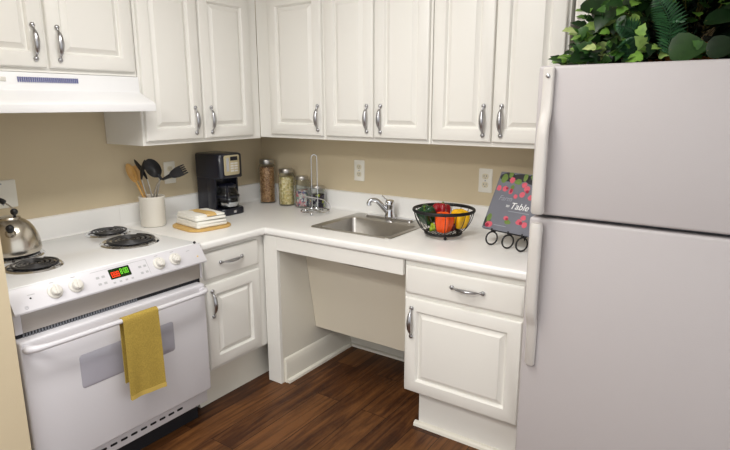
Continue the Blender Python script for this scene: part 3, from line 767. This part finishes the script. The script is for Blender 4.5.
b = MB(); b.loops([[(p[0]-.004, y, p[1]) for p in rrect(-.055+i, .055-i, .228+i, .338-i, .010, 4)] for y, i in ((-.2575, 0), (-.2610, 0), (-.2625, .002))]); pn = b.build('control_panel', M['silverpanel'], hd)
b = MB(); b.box(-.016, .036, -.2635, -.2622, .308, .330); b.build('screen', M['dark'], pn)
b = MB()
for j in range(4):
    b.box(-.016, .007, -.2640, -.2622, .288-j*.014, .297-j*.014, .001, 1); b.box(.012, .036, -.2640, -.2622, .288-j*.014, .296-j*.014, .001, 1)
b.build('buttons', M['buttons'], pn)
b = MB(); b.box(-.046, -.028, -.2635, -.2622, .250, .324, .002, 1); b.build('water_gauge', M['marks'], pn)
c = (.0, -.208, .0395)
b = MB(); b.lathe([(.046, 0), (.056, .006), (.064, .030), (.065, .055), (.058, .085), (.046, .105), (.044, .115), (.0425, .115), (.0445, .104), (.0565, .084), (.0635, .055), (.0625, .031), (.0545, .0075), (.0, .004)], c, 36); cf = b.build('carafe', M['lens'], t)
b = MB(); b.lathe([(.0445, .1155), (.048, .118), (.048, .128), (.03, .138), (0, .140)], c, 30); b.lathe([(.0655, .060), (.0668, .062), (.0668, .070), (.0640, .072)], c, 30, cap0=False, cap1=False); b.build('lid', M['coffee'], cf)
b = MB(); hv = Vector((-.66, -.75, 0)); o_ = Vector(c)
b.tube(spline([o_+hv*.055+Vector((0, 0, .122)), o_+hv*.085+Vector((0, 0, .118)), o_+hv*.097+Vector((0, 0, .085)), o_+hv*.085+Vector((0, 0, .050)), o_+hv*.067+Vector((0, 0, .038))], 5), .0075, 10, flat=1.3); b.build('handle', M['coffee'], cf)
b = MB(); b.lathe([(.0525, .009), (.0600, .028), (.0595, .034), (0, .034)], c, 30); b.build('chrome_ring', M['chrome'], cf)
b = MB(); b.box(-.011, .011, -.2640, -.2615, .012, .028, .004); b.build('power_switch', M['chrome'], t)

# ------------------------------------------------------------------ jars
def jar(label, x, r, h, m, fill, lab2):
    t = thing('glass_jar', label, 'jar', (x, -.085, H))
    b = MB(); b.lathe([(r*.9, 0), (r, .005), (r, h*.80), (r*.93, h*.86), (r*.84, h*.885), (r*.84, h*.90), (r*.80, h*.90), (r*.80, h*.885), (r*.89, h*.855), (r-.003, h*.79), (r-.003, .008), (0, .006)], (0, 0, 0), 36); b.build('glass', M['glass'], t)
    b = MB(); b.lathe([(r*.86, .0075), (r-.0040, .012)]+[(r-.0040, .012+(h*fill-.012)*k/8) for k in range(1, 9)]+[(r*.5, h*fill+.004), (0, h*fill+.002)], (0, 0, 0), 36); tag(b.build('contents', m, t), lab2)
    b = MB(); b.lathe([(r*.885, h*.895), (r*.90, h*.90), (r*.90, h*.975), (r*.86, h*.995), (r*.6, h), (0, h)], (0, 0, 0), 36); b.build('lid', M['steel'], t)
jar('tall glass jar of brown grains with a metal lid in the corner', .126, .051, .276, M['lentil'], .82, 'brown grains')
jar('glass jar of pale yellow beans right of the tall brown jar', .290, .050, .226, M['pasta'], .78, 'pale yellow beans')
jar('small clear glass jar of pink and white sweets', .418, .044, .190, M['candy'], .55, 'pink and white sweets')
jar('shortest glass jar holding dark sweets behind the wire holder', .537, .047, .142, M['marbles'], .62, 'dark and lime sweets')

# ------------------------------------------------------------------ wire paper towel holder
t = thing('paper_towel_holder', 'empty chrome wire paper towel holder on the counter near the jars', 'paper towel holder', (.612, -.200, H))
b = MB(); b.tube(arc((0, 0, .016), .080, 0, 360, 40)[:-1], .0032, 8, closed=True); b.tube(arc((0, 0, .016), .045, 0, 360, 30)[:-1], .0028, 8, closed=True)
for k in range(3):
    a = R(120*k+25); b.tube([(.045*math.cos(a), .045*math.sin(a), .016), (.08*math.cos(a), .08*math.sin(a), .016)], .0028, 8)
b.tube([(-.045, 0, .016), (.045, 0, .016)], .0028, 8); base = b.build('base_ring', M['chrome'], t)
for k in range(3):
    a = R(120*k-65); b = MB(); b.sphere((.08*math.cos(a), .08*math.sin(a), .0085), .0085, seg=12); b.build('foot', M['chrome'], base)
w_ = Vector((.823, .568, 0))*.016
pts = [Vector(-w_)+Vector((0, 0, .016))]+[Vector(-w_)+Vector((0, 0, .32))]
for k in range(1, 8):
    a = PI-PI*k/8; pts.append(w_*math.cos(a)+Vector((0, 0, .32+.016*math.sin(a))))
pts += [w_+Vector((0, 0, .32)), w_+Vector((0, 0, .016))]
b = MB(); b.tube(pts, .0026, 8); b.build('center_loop', M['chrome'], t)
iv = Vector((.823, .568, 0)); fv = Vector((.568, -.823, 0))   # along the arm's sweep and towards the counter edge
pts = spline([iv*r_+fv*f_+Vector((0, 0, z_)) for r_, f_, z_ in ((.075, .028, .016), (.088, .030, .036), (.082, .036, .062), (.052, .048, .086), (.005, .060, .100), (-.045, .058, .108), (-.078, .040, .118))], 6)
b = MB(); b.tube(pts, .0030, 8); b.sphere(pts[-1], .0055, seg=10); b.build('tension_arm', M['chrome'], t)

# ------------------------------------------------------------------ basket with vegetables
BC = Vector((1.474, -.290, H))
t = thing('wire_basket', 'black wire fruit basket full of vegetables on the countertop', 'basket', BC)
b = MB(); b.tube(arc((0, 0, .128), .142, 0, 360, 48)[:-1], .0062, 10, closed=True, flat=1.3); b.build('rim', M['iron'], t)
b = MB(); b.tube(arc((0, 0, .020), .084, 0, 360, 40)[:-1], .0068, 10, closed=True); bs = b.build('base_ring', M['iron'], t)
for k in range(3):
    a = R(120*k-57); b = MB(); b.sphere((.086*math.cos(a), .086*math.sin(a), .0078), .0078, seg=12); b.build('foot', M['iron'], bs)
for k in range(18):
    a = 2*PI*k/18
    b = MB(); b.tube(spline([(r*math.cos(a), r*math.sin(a), z) for r, z in ((.083, .022), (.106, .042), (.128, .078), (.138, .108), (.1415, .126))], 4), .0018, 6); b.build('wire', M['iron'], t)
b = MB()
for k in range(9):
    o_ = -.064+.016*k; q = math.sqrt(max(0, .078**2-o_**2)); b.tube([(o_, -q, .022), (o_, q, .022)], .0016, 6)
b.build('bottom_grid', M['iron'], t)
def pepper(name, label, m, loc, r, h, lobes, rx=0, ry=0, rz=0, cat='vegetable', stem=True):
    t = thing(name, label, cat, BC+Vector(loc)); t.rotation_euler = (rx, ry, rz)
    b = MB(); prof = [(0, .10), (.25, .02), (.52, 0), (.74, .08), (.88, .25), (.97, .48), (1, .66), (.96, .83), (.82, .95), (.58, 1.0), (.32, .965), (.14, .90), (0, .88)]
    lps = []; seg = 36
    for f, z in prof:
        amp = .36*min(1, f*1.4)
        lps.append([((f*r*(1-amp*(.5-.5*math.cos(lobes*2*PI*k/seg))))*math.cos(2*PI*k/seg)+1e-6*k, (f*r*(1-amp*(.5-.5*math.cos(lobes*2*PI*k/seg))))*math.sin(2*PI*k/seg), (z-.5)*h) for k in range(seg)])
    b.loops(lps, False, False); b.build('flesh', m, t, 60)
    if stem:
        b = MB(); b.tube(spline([(0, 0, .38*h), (.001, .001, .47*h), (.006, .002, .60*h)], 4), [.010, .006, .0048, .0045, .0045, .0045, .0045, .005, .006], 8); b.build('stem', M['pepperstem'], t)
def bas(r, f, z): return at(r, f, z)
pepper('bell_pepper', 'dark green bell pepper at the left of the wire basket', M['greenpepper'], bas(-.078, .002, .100), .048, .090, 4, .5, -.3, .3)
pepper('bell_pepper', 'red bell pepper at the back of the wire basket', M['redpepper'], bas(-.004, .050, .108), .046, .078, 4, -.25, .1, .6)
pepper('bell_pepper', 'bright orange bell pepper at the front of the wire basket', M['orangepepper'], bas(-.006, -.050, .076), .048, .092, 5, .12, .08, .52, stem=False)
pepper('bell_pepper', 'yellow bell pepper at the right of the wire basket', M['yellowpepper'], bas(.076, -.006, .084), .046, .088, 4, .05, .12, .30, stem=False)
pepper('green_pepper', 'small lime green vegetable at the lower left inside the basket', M['limepepper'], bas(-.052, -.028, .046), .022, .040, 3, .9, .2, .4, stem=False)
pepper('bell_pepper', 'dark red bell pepper low in the basket under the yellow one', M['darkredpepper'], bas(.034, -.010, .048), .027, .040, 4, .2, .1, .0, stem=False)

# ------------------------------------------------------------------ cookbook on easel
th = R(-15); tilt = R(28)
ex = Vector((math.cos(th), math.sin(th), 0)); back_ = Vector((-math.sin(th), math.cos(th), 0))
bo = Vector((1.667, -.290, H+.067))
upv = (back_*math.sin(tilt)+Vector((0, 0, 1))*math.cos(tilt)); nv = ex.cross(upv)   # nv points away from cover? fixed below
outn = -(upv.cross(ex)) if (upv.cross(ex)).dot(back_) > 0 else upv.cross(ex)
BMX = Matrix(((ex.x, upv.x, outn.x, 0), (ex.y, upv.y, outn.y, 0), (ex.z, upv.z, outn.z, 0), (0, 0, 0, 1)))
BW, BH, BT = .250, .276, .018
t = thing('cookbook', 'dark grey cookbook with pink radishes on its cover on a black easel', 'book', bo)
b = MB(BMX); b.box(0, BW, 0, BH, -.0025, 0, .0006, 1); b.box(0, BW, 0, BH, -BT, -BT+.0025, .0006, 1); b.box(-.001, .0025, 0, BH, -BT, 0, .0008, 1); cv = b.build('cover', M['cover'], t)
b = MB(BMX); b.box(.003, BW-.004, .004, BH-.004, -BT+.0026, -.0026); b.build('pages', M['paper'], t)
def blob(b, x, y, r, ry=None, seed=0, z=.0004):
    ry = ry or r; rnd = random.Random(seed)
    ring = [(x+r*(1+.15*rnd.uniform(-1, 1))*math.cos(2*PI*k/14), y+ry*(1+.15*rnd.uniform(-1, 1))*math.sin(2*PI*k/14)) for k in range(14)]
    ring = [(min(max(p[0], .001), BW-.001), min(max(p[1], .001), BH-.001)) for p in ring]
    b.loops([[(p[0], p[1], 0) for p in ring], [(p[0], p[1], z) for p in ring]], cap0=False)
b = MB(BMX)
for i, (x, y, r, ry) in enumerate(((.045, .252, .040, .024), (.115, .256, .045, .018), (.19, .250, .05, .025), (.015, .035, .016, .03))): blob(b, x, y, r, ry, i+90, .00025)
b.build('cover_soil', M['raddark'], cv)
b = MB(BMX)
for i, (x, y, r, ry) in enumerate(((.030, .245, .016, .022), (.058, .268, .012, .020), (.105, .235, .018, .014), (.135, .262, .010, .024), (.170, .270, .012, .018), (.020, .050, .012, .022), (.120, .045, .016, .010), (.085, .205, .010, .014), (.21, .235, .014, .02))): blob(b, x, y, r, ry, i, .0004)
b.build('cover_leaves', M['radleaf'], cv)
b = MB(BMX)
for i, (x, y, r, ry) in enumerate(((.018, .196, .012, .013), (.050, .196, .014, .013), (.084, .186, .011, .014), (.072, .240, .013, .014), (.140, .224, .013, .013), (.160, .206, .014, .014), (.146, .178, .013, .013), (.030, .022, .018, .014), (.106, .062, .012, .010), (.176, .054, .016, .013), (.190, .076, .013, .012), (.206, .046, .013, .013), (.205, .220, .014, .014), (.222, .190, .013, .013), (.116, .166, .010, .011), (.190, .170, .012, .012))): blob(b, x, y, r, ry, i+30, .0006)
b.build('cover_radishes', M['radish'], cv)
b = MB(BMX)
for i, (x, y, r, ry) in enumerate(((.085, .190, .008, .010), (.165, .195, .008, .007), (.022, .016, .010, .009), (.112, .058, .007, .006), (.185, .05, .008, .008), (.06, .199, .007, .006))): blob(b, x, y, r, ry, i+60, .0008)
b.build('cover_shading', M['radishdk'], cv)
def text(txt, x, y, size, m, name, shear=.25, parent=None, ext=.0004):
    cu = bpy.data.curves.new(name, 'FONT'); cu.body = txt; cu.size = size; cu.shear = shear; cu.extrude = ext
    o = bpy.data.objects.new(name, cu); COL.objects.link(o)
    dg = bpy.context.evaluated_depsgraph_get(); me = bpy.data.meshes.new_from_object(o.evaluated_get(dg))
    COL.objects.unlink(o); bpy.data.objects.remove(o); bpy.data.curves.remove(cu)
    me.transform(BMX @ Matrix.Translation((x, y, .0006))); me.materials.clear(); me.materials.append(m)
    q = bpy.data.objects.new(name, me); COL.objects.link(q); q.parent = parent; return q
text('Farm', .034, .140, .034, M['greyprint'], 'title_text', .25, cv)
text('to', .084, .113, .020, M['white'], 'title_text', .25, cv)
text('Table', .106, .108, .042, M['white'], 'title_text', .25, cv)
b = MB(BMX); b.box(.104, .210, .094, .097, 0, .0005); b.box(.055, .120, .022, .025, 0, .0005); b.build('small_print', M['greyprint'], cv)
t = thing('book_easel', 'black wrought iron easel with scrolled feet holding the cookbook', 'easel', (bo.x, bo.y, H))
EM = Matrix(((ex.x, back_.x, 0, 0), (ex.y, back_.y, 0, 0), (0, 0, 1, 0), (0, 0, 0, 1)))  # x along the book, y to the back, z up
for sx_ in (.070, .155, .225):
    b = MB(EM)
    pts = [(sx_, -.018, .077), (sx_, -.022, .069), (sx_, -.014, .0625), (sx_, 0, .0605), (sx_, .016, .0605)]
    b.tube(spline(pts, 4), .0036, 8)
    ring = [(sx_+.010*math.cos(R(a)), -.018+.027*math.cos(R(a)), .0325+.0288*math.sin(R(a))) for a in range(0, 360, 15)]
    b.tube(ring, .0036, 8, closed=True)
    b.build('scroll_foot', M['iron'], t)
tb = math.tan(tilt)
zb = .0605
b = MB(EM); b.tube([(.040, .016, zb), (.215, .016, zb)], .0034, 8)
for sx_ in (.060, .195):
    b.tube([(sx_, .016, zb), (sx_, .030, zb), (.128, .030+.15*tb, zb+.150)], .0034, 8)
b.build('frame', M['iron'], t)
b = MB(EM); b.tube(spline([(.128, .030+.15*tb, zb+.150), (.128, .135, .10), (.128, .150, .0036)], 5), .0034, 8); b.build('back_leg', M['iron'], t)

# ------------------------------------------------------------------ plant on the refrigerator
PC = Vector((2.42, -.44, 1.5725))
t = thing('foliage_arrangement', 'mixed green foliage in a wicker basket on top of the refrigerator', 'plant', PC)
b = MB(); b.lathe([(.115, 0), (.122, .01), (.132, .065), (.138, .07), (.138, .078), (.126, .078), (.12, .05), (.0, .05)], (0, 0, 0), 36, fn=lambda a: 1+.012*math.sin(a*36)); b.build('basket', M['rim'], t)
rnd = random.Random(11)
def leaf(bm, pos, d, up, length, width, kind):
    """one leaf with a folded midrib; d = direction of the tip, up = face normal"""
    d = d.normalized(); sd_ = d.cross(up).normalized(); up = sd_.cross(d).normalized()
    if kind == 'ivy': ol = [(0, .02), (.10, .36), (.28, .50), (.40, .34), (.62, .36), (.80, .16), (1, 0)]
    elif kind == 'heart': ol = [(-.06, .10), (.02, .34), (.20, .50), (.45, .47), (.70, .30), (.88, .12), (1, 0)]
    else: ol = [(0, .05), (.3, .5), (.6, .4), (1, 0)]
    def pt(s_, w_, lift): return pos+d*(s_*length)+sd_*(w_*width)+up*(lift*length-.22*length*s_*s_)
    mid = [bm.verts.new(pt(s_, 0, 0)) for s_, w_ in ol]
    for sg in (-1, 1):
        edge = [bm.verts.new(pt(s_, sg*w_, .16*w_)) for s_, w_ in ol[:-1]]+[mid[-1]]
        for i in range(len(ol)-1):
            f = (mid[i], mid[i+1], edge[i+1], edge[i]) if i < len(ol)-2 else (mid[i], mid[i+1], edge[i])
            bm.faces.new(f if sg > 0 else tuple(reversed(f)))
def rdir(el0, el1, az0=0, az1=360):
    a, e = R(rnd.uniform(az0, az1)), R(rnd.uniform(el0, el1))
    return Vector((math.cos(a)*math.cos(e), math.sin(a)*math.cos(e), math.sin(e)))
FL = .018   # leaves stay above the fridge top
def ok(p): return p.z > FL and -.29 < p.y < .03 and -.325 < p.x < .42
stems = MB()
bi = bmesh.new(); nl = 0
while nl < 380:
    dv = rdir(-8, 88)
    rx_, ry_, rz_ = (.35 if nl % 3 else .385), .19, .34
    rr = rnd.uniform(.62, 1.0)
    p = Vector((dv.x*rx_, dv.y*ry_-.045, dv.z*rz_+.03))*rr
    if dv.x < 0: p.z *= 1-.35*min(1, abs(p.x)/.36)*(1 if p.x < -.25 else .3)
    if not ok(p): continue
    front = p.y < -.1 and -.20 < p.x
    if front and p.z < .16 and rnd.random() < .75: continue
    s_ = rnd.uniform(.034, .060)
    td = (dv+Vector((rnd.uniform(-.6, .6), rnd.uniform(-.8, .2), rnd.uniform(-.9, .2))))
    if (p+td.normalized()*s_).z < .012: td.z = abs(td.z)*.2
    nrm_ = Vector((rnd.uniform(-.5, .5), -.8+rnd.uniform(-.3, .3), .7+rnd.uniform(-.3, .3)))
    if p.x < -.2: nrm_.x -= .4
    leaf(bi, p, td, nrm_, s_, s_*.95, 'ivy'); nl += 1
    if nl % 4 == 0: stems.tube([p*.35+Vector((0, 0, .04)), p*.75+Vector((0, 0, .02)), p], .0014, 5)
# ivy strand spilling left along the fridge top
for k in range(44):
    f = rnd.random(); p = Vector((-.29-.065*f, -.20+rnd.uniform(-.07, .12), .020+rnd.uniform(0, .20)*max(0, 1-1.8*f)**1.3+.008))
    s_ = rnd.uniform(.034, .056); td = Vector((-.5, rnd.uniform(-1, .4), rnd.uniform(-.10, .4)))
    leaf(bi, p, td, Vector((rnd.uniform(-.3, .3), -.6, .8)), s_, s_*.9, 'ivy')
for k in range(210):   # dense left side and the low front fringe
    if k < 140: p = Vector((rnd.uniform(-.315, -.10), rnd.uniform(-.24, -.06), rnd.uniform(.03, .27)))
    else: p = Vector((rnd.uniform(-.30, .36), rnd.uniform(-.25, -.17), rnd.uniform(.025, .075)))
    if k < 140 and p.z > .10+.9*(p.x+.36): continue
    s_ = rnd.uniform(.030, .052); td = Vector((rnd.uniform(-1, .5), rnd.uniform(-.7, .1), rnd.uniform(-.6, .5)))
    if (p+td.normalized()*s_).z < .02: td.z = .1
    leaf(bi, p, td, Vector((rnd.uniform(-.5, .3), -.8, rnd.uniform(.2, .9))), s_, s_*.95, 'ivy')
b = MB(); b.bm.free(); b.bm = bi; b.build('ivy_leaves', M['ivy'], t, 60)
bh = bmesh.new()
def big(px_, y, z, ln, wd, td, nn): 
    leaf(bh, Vector((px_-PC.x, y-PC.y, z-PC.z)), Vector(td), Vector(nn), ln, wd, 'heart')
    stems.tube([Vector((0, 0, .06)), Vector(((px_-PC.x)*.6, (y-PC.y)*.4, (z-PC.z)*.8)), Vector((px_-PC.x, y-PC.y, z-PC.z))], .002, 6)
big(2.395, -.690, 1.622, .100, .092, (.9, -.1, .10), (-.1, -1, .35)); big(2.13, -.62, 1.795, .095, .085, (.6, -.3, -.35), (.1, -.9, .6))
big(2.475, -.66, 1.70, .110, .075, (.8, -.2, .12), (-.1, -.8, .9)); big(2.56, -.66, 1.64, .10, .085, (.5, -.2, -.2), (.2, -.9, .5)); big(2.30, -.62, 1.80, .10, .08, (.8, -.3, -.2), (0, -.6, .8))
big(2.49, -.69, 1.615, .085, .075, (.8, -.1, .22), (-.2, -1, .5)); big(2.21, -.63, 1.765, .09, .075, (-.3, -.4, -.5), (-.2, -.9, .5)); big(2.62, -.60, 1.72, .10, .085, (.6, -.3, -.1), (0, -.9, .6))
big(2.40, -.64, 1.79, .10, .08, (.7, -.4, .1), (.1, -.7, .8)); big(2.16, -.66, 1.62, .08, .07, (-.2, -.3, -.05), (0, -.9, .6))
b = MB(); b.bm.free(); b.bm = bh; b.build('broad_leaves', M['pothos'], t, 60)
def frond(base, tip, sag, wmax, name='fern_frond'):
    bm_ = bmesh.new(); base = Vector(base)-PC; tip = Vector(tip)-PC
    cur = spline([base, (base+tip)/2+Vector(sag), tip], 12); n_ = len(cur)
    for i in range(2, n_-1):
        d_ = (cur[min(i+1, n_-1)]-cur[i-1]).normalized(); f = i/n_
        wl = wmax*math.sin(PI*min(1, .12+f*.9))**.8
        s1_ = d_.cross(Vector((0, -1, .25))).normalized()
        for sg in (-1, 1): leaf(bm_, cur[i], s1_*sg+d_*.55, Vector((0, -1, .3)), max(.008, wl), .0085, 'pin')
    b = MB(); b.bm.free(); b.bm = bm_; b.tube(cur, .0016, 5); return b.build(name, M['fern'], t, 60)
frond((2.385, -.655, 1.605), (2.345, -.70, 1.775), (.02, -.01, .01), .050); frond((2.32, -.62, 1.64), (2.24, -.69, 1.70), (0, 0, .02), .04); frond((2.28, -.64, 1.60), (2.27, -.70, 1.655), (0, 0, .01), .035)
frond((2.35, -.60, 1.62), (2.40, -.70, 1.70), (.02, 0, .03), .035)
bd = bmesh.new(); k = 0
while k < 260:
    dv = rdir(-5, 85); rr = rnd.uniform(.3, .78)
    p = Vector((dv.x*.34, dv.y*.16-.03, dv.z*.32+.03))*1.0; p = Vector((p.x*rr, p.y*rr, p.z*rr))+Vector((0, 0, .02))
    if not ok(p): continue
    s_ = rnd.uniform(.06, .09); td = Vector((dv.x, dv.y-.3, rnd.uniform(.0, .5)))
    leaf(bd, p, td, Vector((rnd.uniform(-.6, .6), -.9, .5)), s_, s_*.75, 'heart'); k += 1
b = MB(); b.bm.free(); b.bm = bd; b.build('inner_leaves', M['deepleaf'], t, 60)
stems.build('stems', M['stem'], t)

# ------------------------------------------------------------------ ceiling lamp and added fill lamp (outside the frame), and light
def lamp(label, x, y, wx, wy, power):
    t = thing('ceiling_light', label, 'ceiling light', (x, y, 2.5))
    b = MB(); b.loops([rrect(-wx/2-i, wx/2+i, -wy/2-i, wy/2+i, .02, 3, z) for z, i in ((-.0005, .02), (-.045, .02), (-.055, .012))]); b.build('housing', M['lampbody'], t)
    b = MB(); b.loops([rrect(-wx/2, wx/2, -wy/2, wy/2, .02, 3, z) for z in (-.0555, -.070)]); b.build('diffuser', M['diffuser'], t)
    ld_ = bpy.data.lights.new('lamp', 'AREA'); ld_.shape = 'RECTANGLE'; ld_.size = wx; ld_.size_y = wy; ld_.energy = power; ld_.color = (1, .985, .96)
    lo = bpy.data.objects.new('lamp', ld_); COL.objects.link(lo); lo.parent = t; lo.location = (0, 0, -.074)
lamp('long white ceiling light over the kitchen corner', 1.45, -1.65, .30, 1.15, 20)
lamp('unseen ceiling light added as frontal fill further back in the room', 1.75, -3.3, 1.2, .60, 49)  # added fill light, sized and placed to brighten the fronts

w = bpy.data.worlds.new('World'); S.world = w; w.use_nodes = True
bg = w.node_tree.nodes['Background']; bg.inputs[0].default_value = (.965, .985, 1.0, 1); bg.inputs[1].default_value = 1.12

# ------------------------------------------------------------------ camera
cam = bpy.data.cameras.new('camera'); co = bpy.data.objects.new('camera', cam); COL.objects.link(co)
cam.sensor_width = 36; cam.lens = 36*550.49/730; cam.clip_start = .05
yaw, pit, roll = .6041, -.2160, -.0015
F = Vector((-math.sin(yaw)*math.cos(pit), math.cos(yaw)*math.cos(pit), math.sin(pit))); RR = Vector((math.cos(yaw), math.sin(yaw), 0)); UU = RR.cross(F)
r2 = RR*math.cos(roll)+UU*math.sin(roll); u2 = UU*math.cos(roll)-RR*math.sin(roll)
co.matrix_world = Matrix(((r2.x, u2.x, -F.x, 2.6157), (r2.y, u2.y, -F.y, -2.598), (r2.z, u2.z, -F.z, 1.4672), (0, 0, 0, 1)))
S.camera = co
S.view_settings.view_transform = 'Standard'; S.view_settings.look = 'None'; S.view_settings.gamma = 1; S.view_settings.use_curve_mapping = False
S.view_settings.exposure = 0.0

# repeats carry a shared group phrase
for o in S.objects:
    if o.parent or 'label' not in o: continue
    k = o.name.split('.')[0]
    g = {'glass_jar': 'glass jars in the corner', 'outlet': 'outlets above the countertop', 'bell_pepper': 'peppers in the wire basket', 'green_pepper': 'peppers in the wire basket',
         'folded_napkin': 'napkins on the bamboo board', 'wall_cabinet': 'white wall cabinets', 'base_cabinet': 'white base cabinets', 'ceiling_light': 'ceiling lights',
         'wooden_spoon': 'utensils in the crock', 'wooden_spatula': 'utensils in the crock', 'kitchen_tongs': 'utensils in the crock', 'ladle': 'utensils in the crock', 'spaghetti_server': 'utensils in the crock'}.get(k)
    if g: o['group'] = g
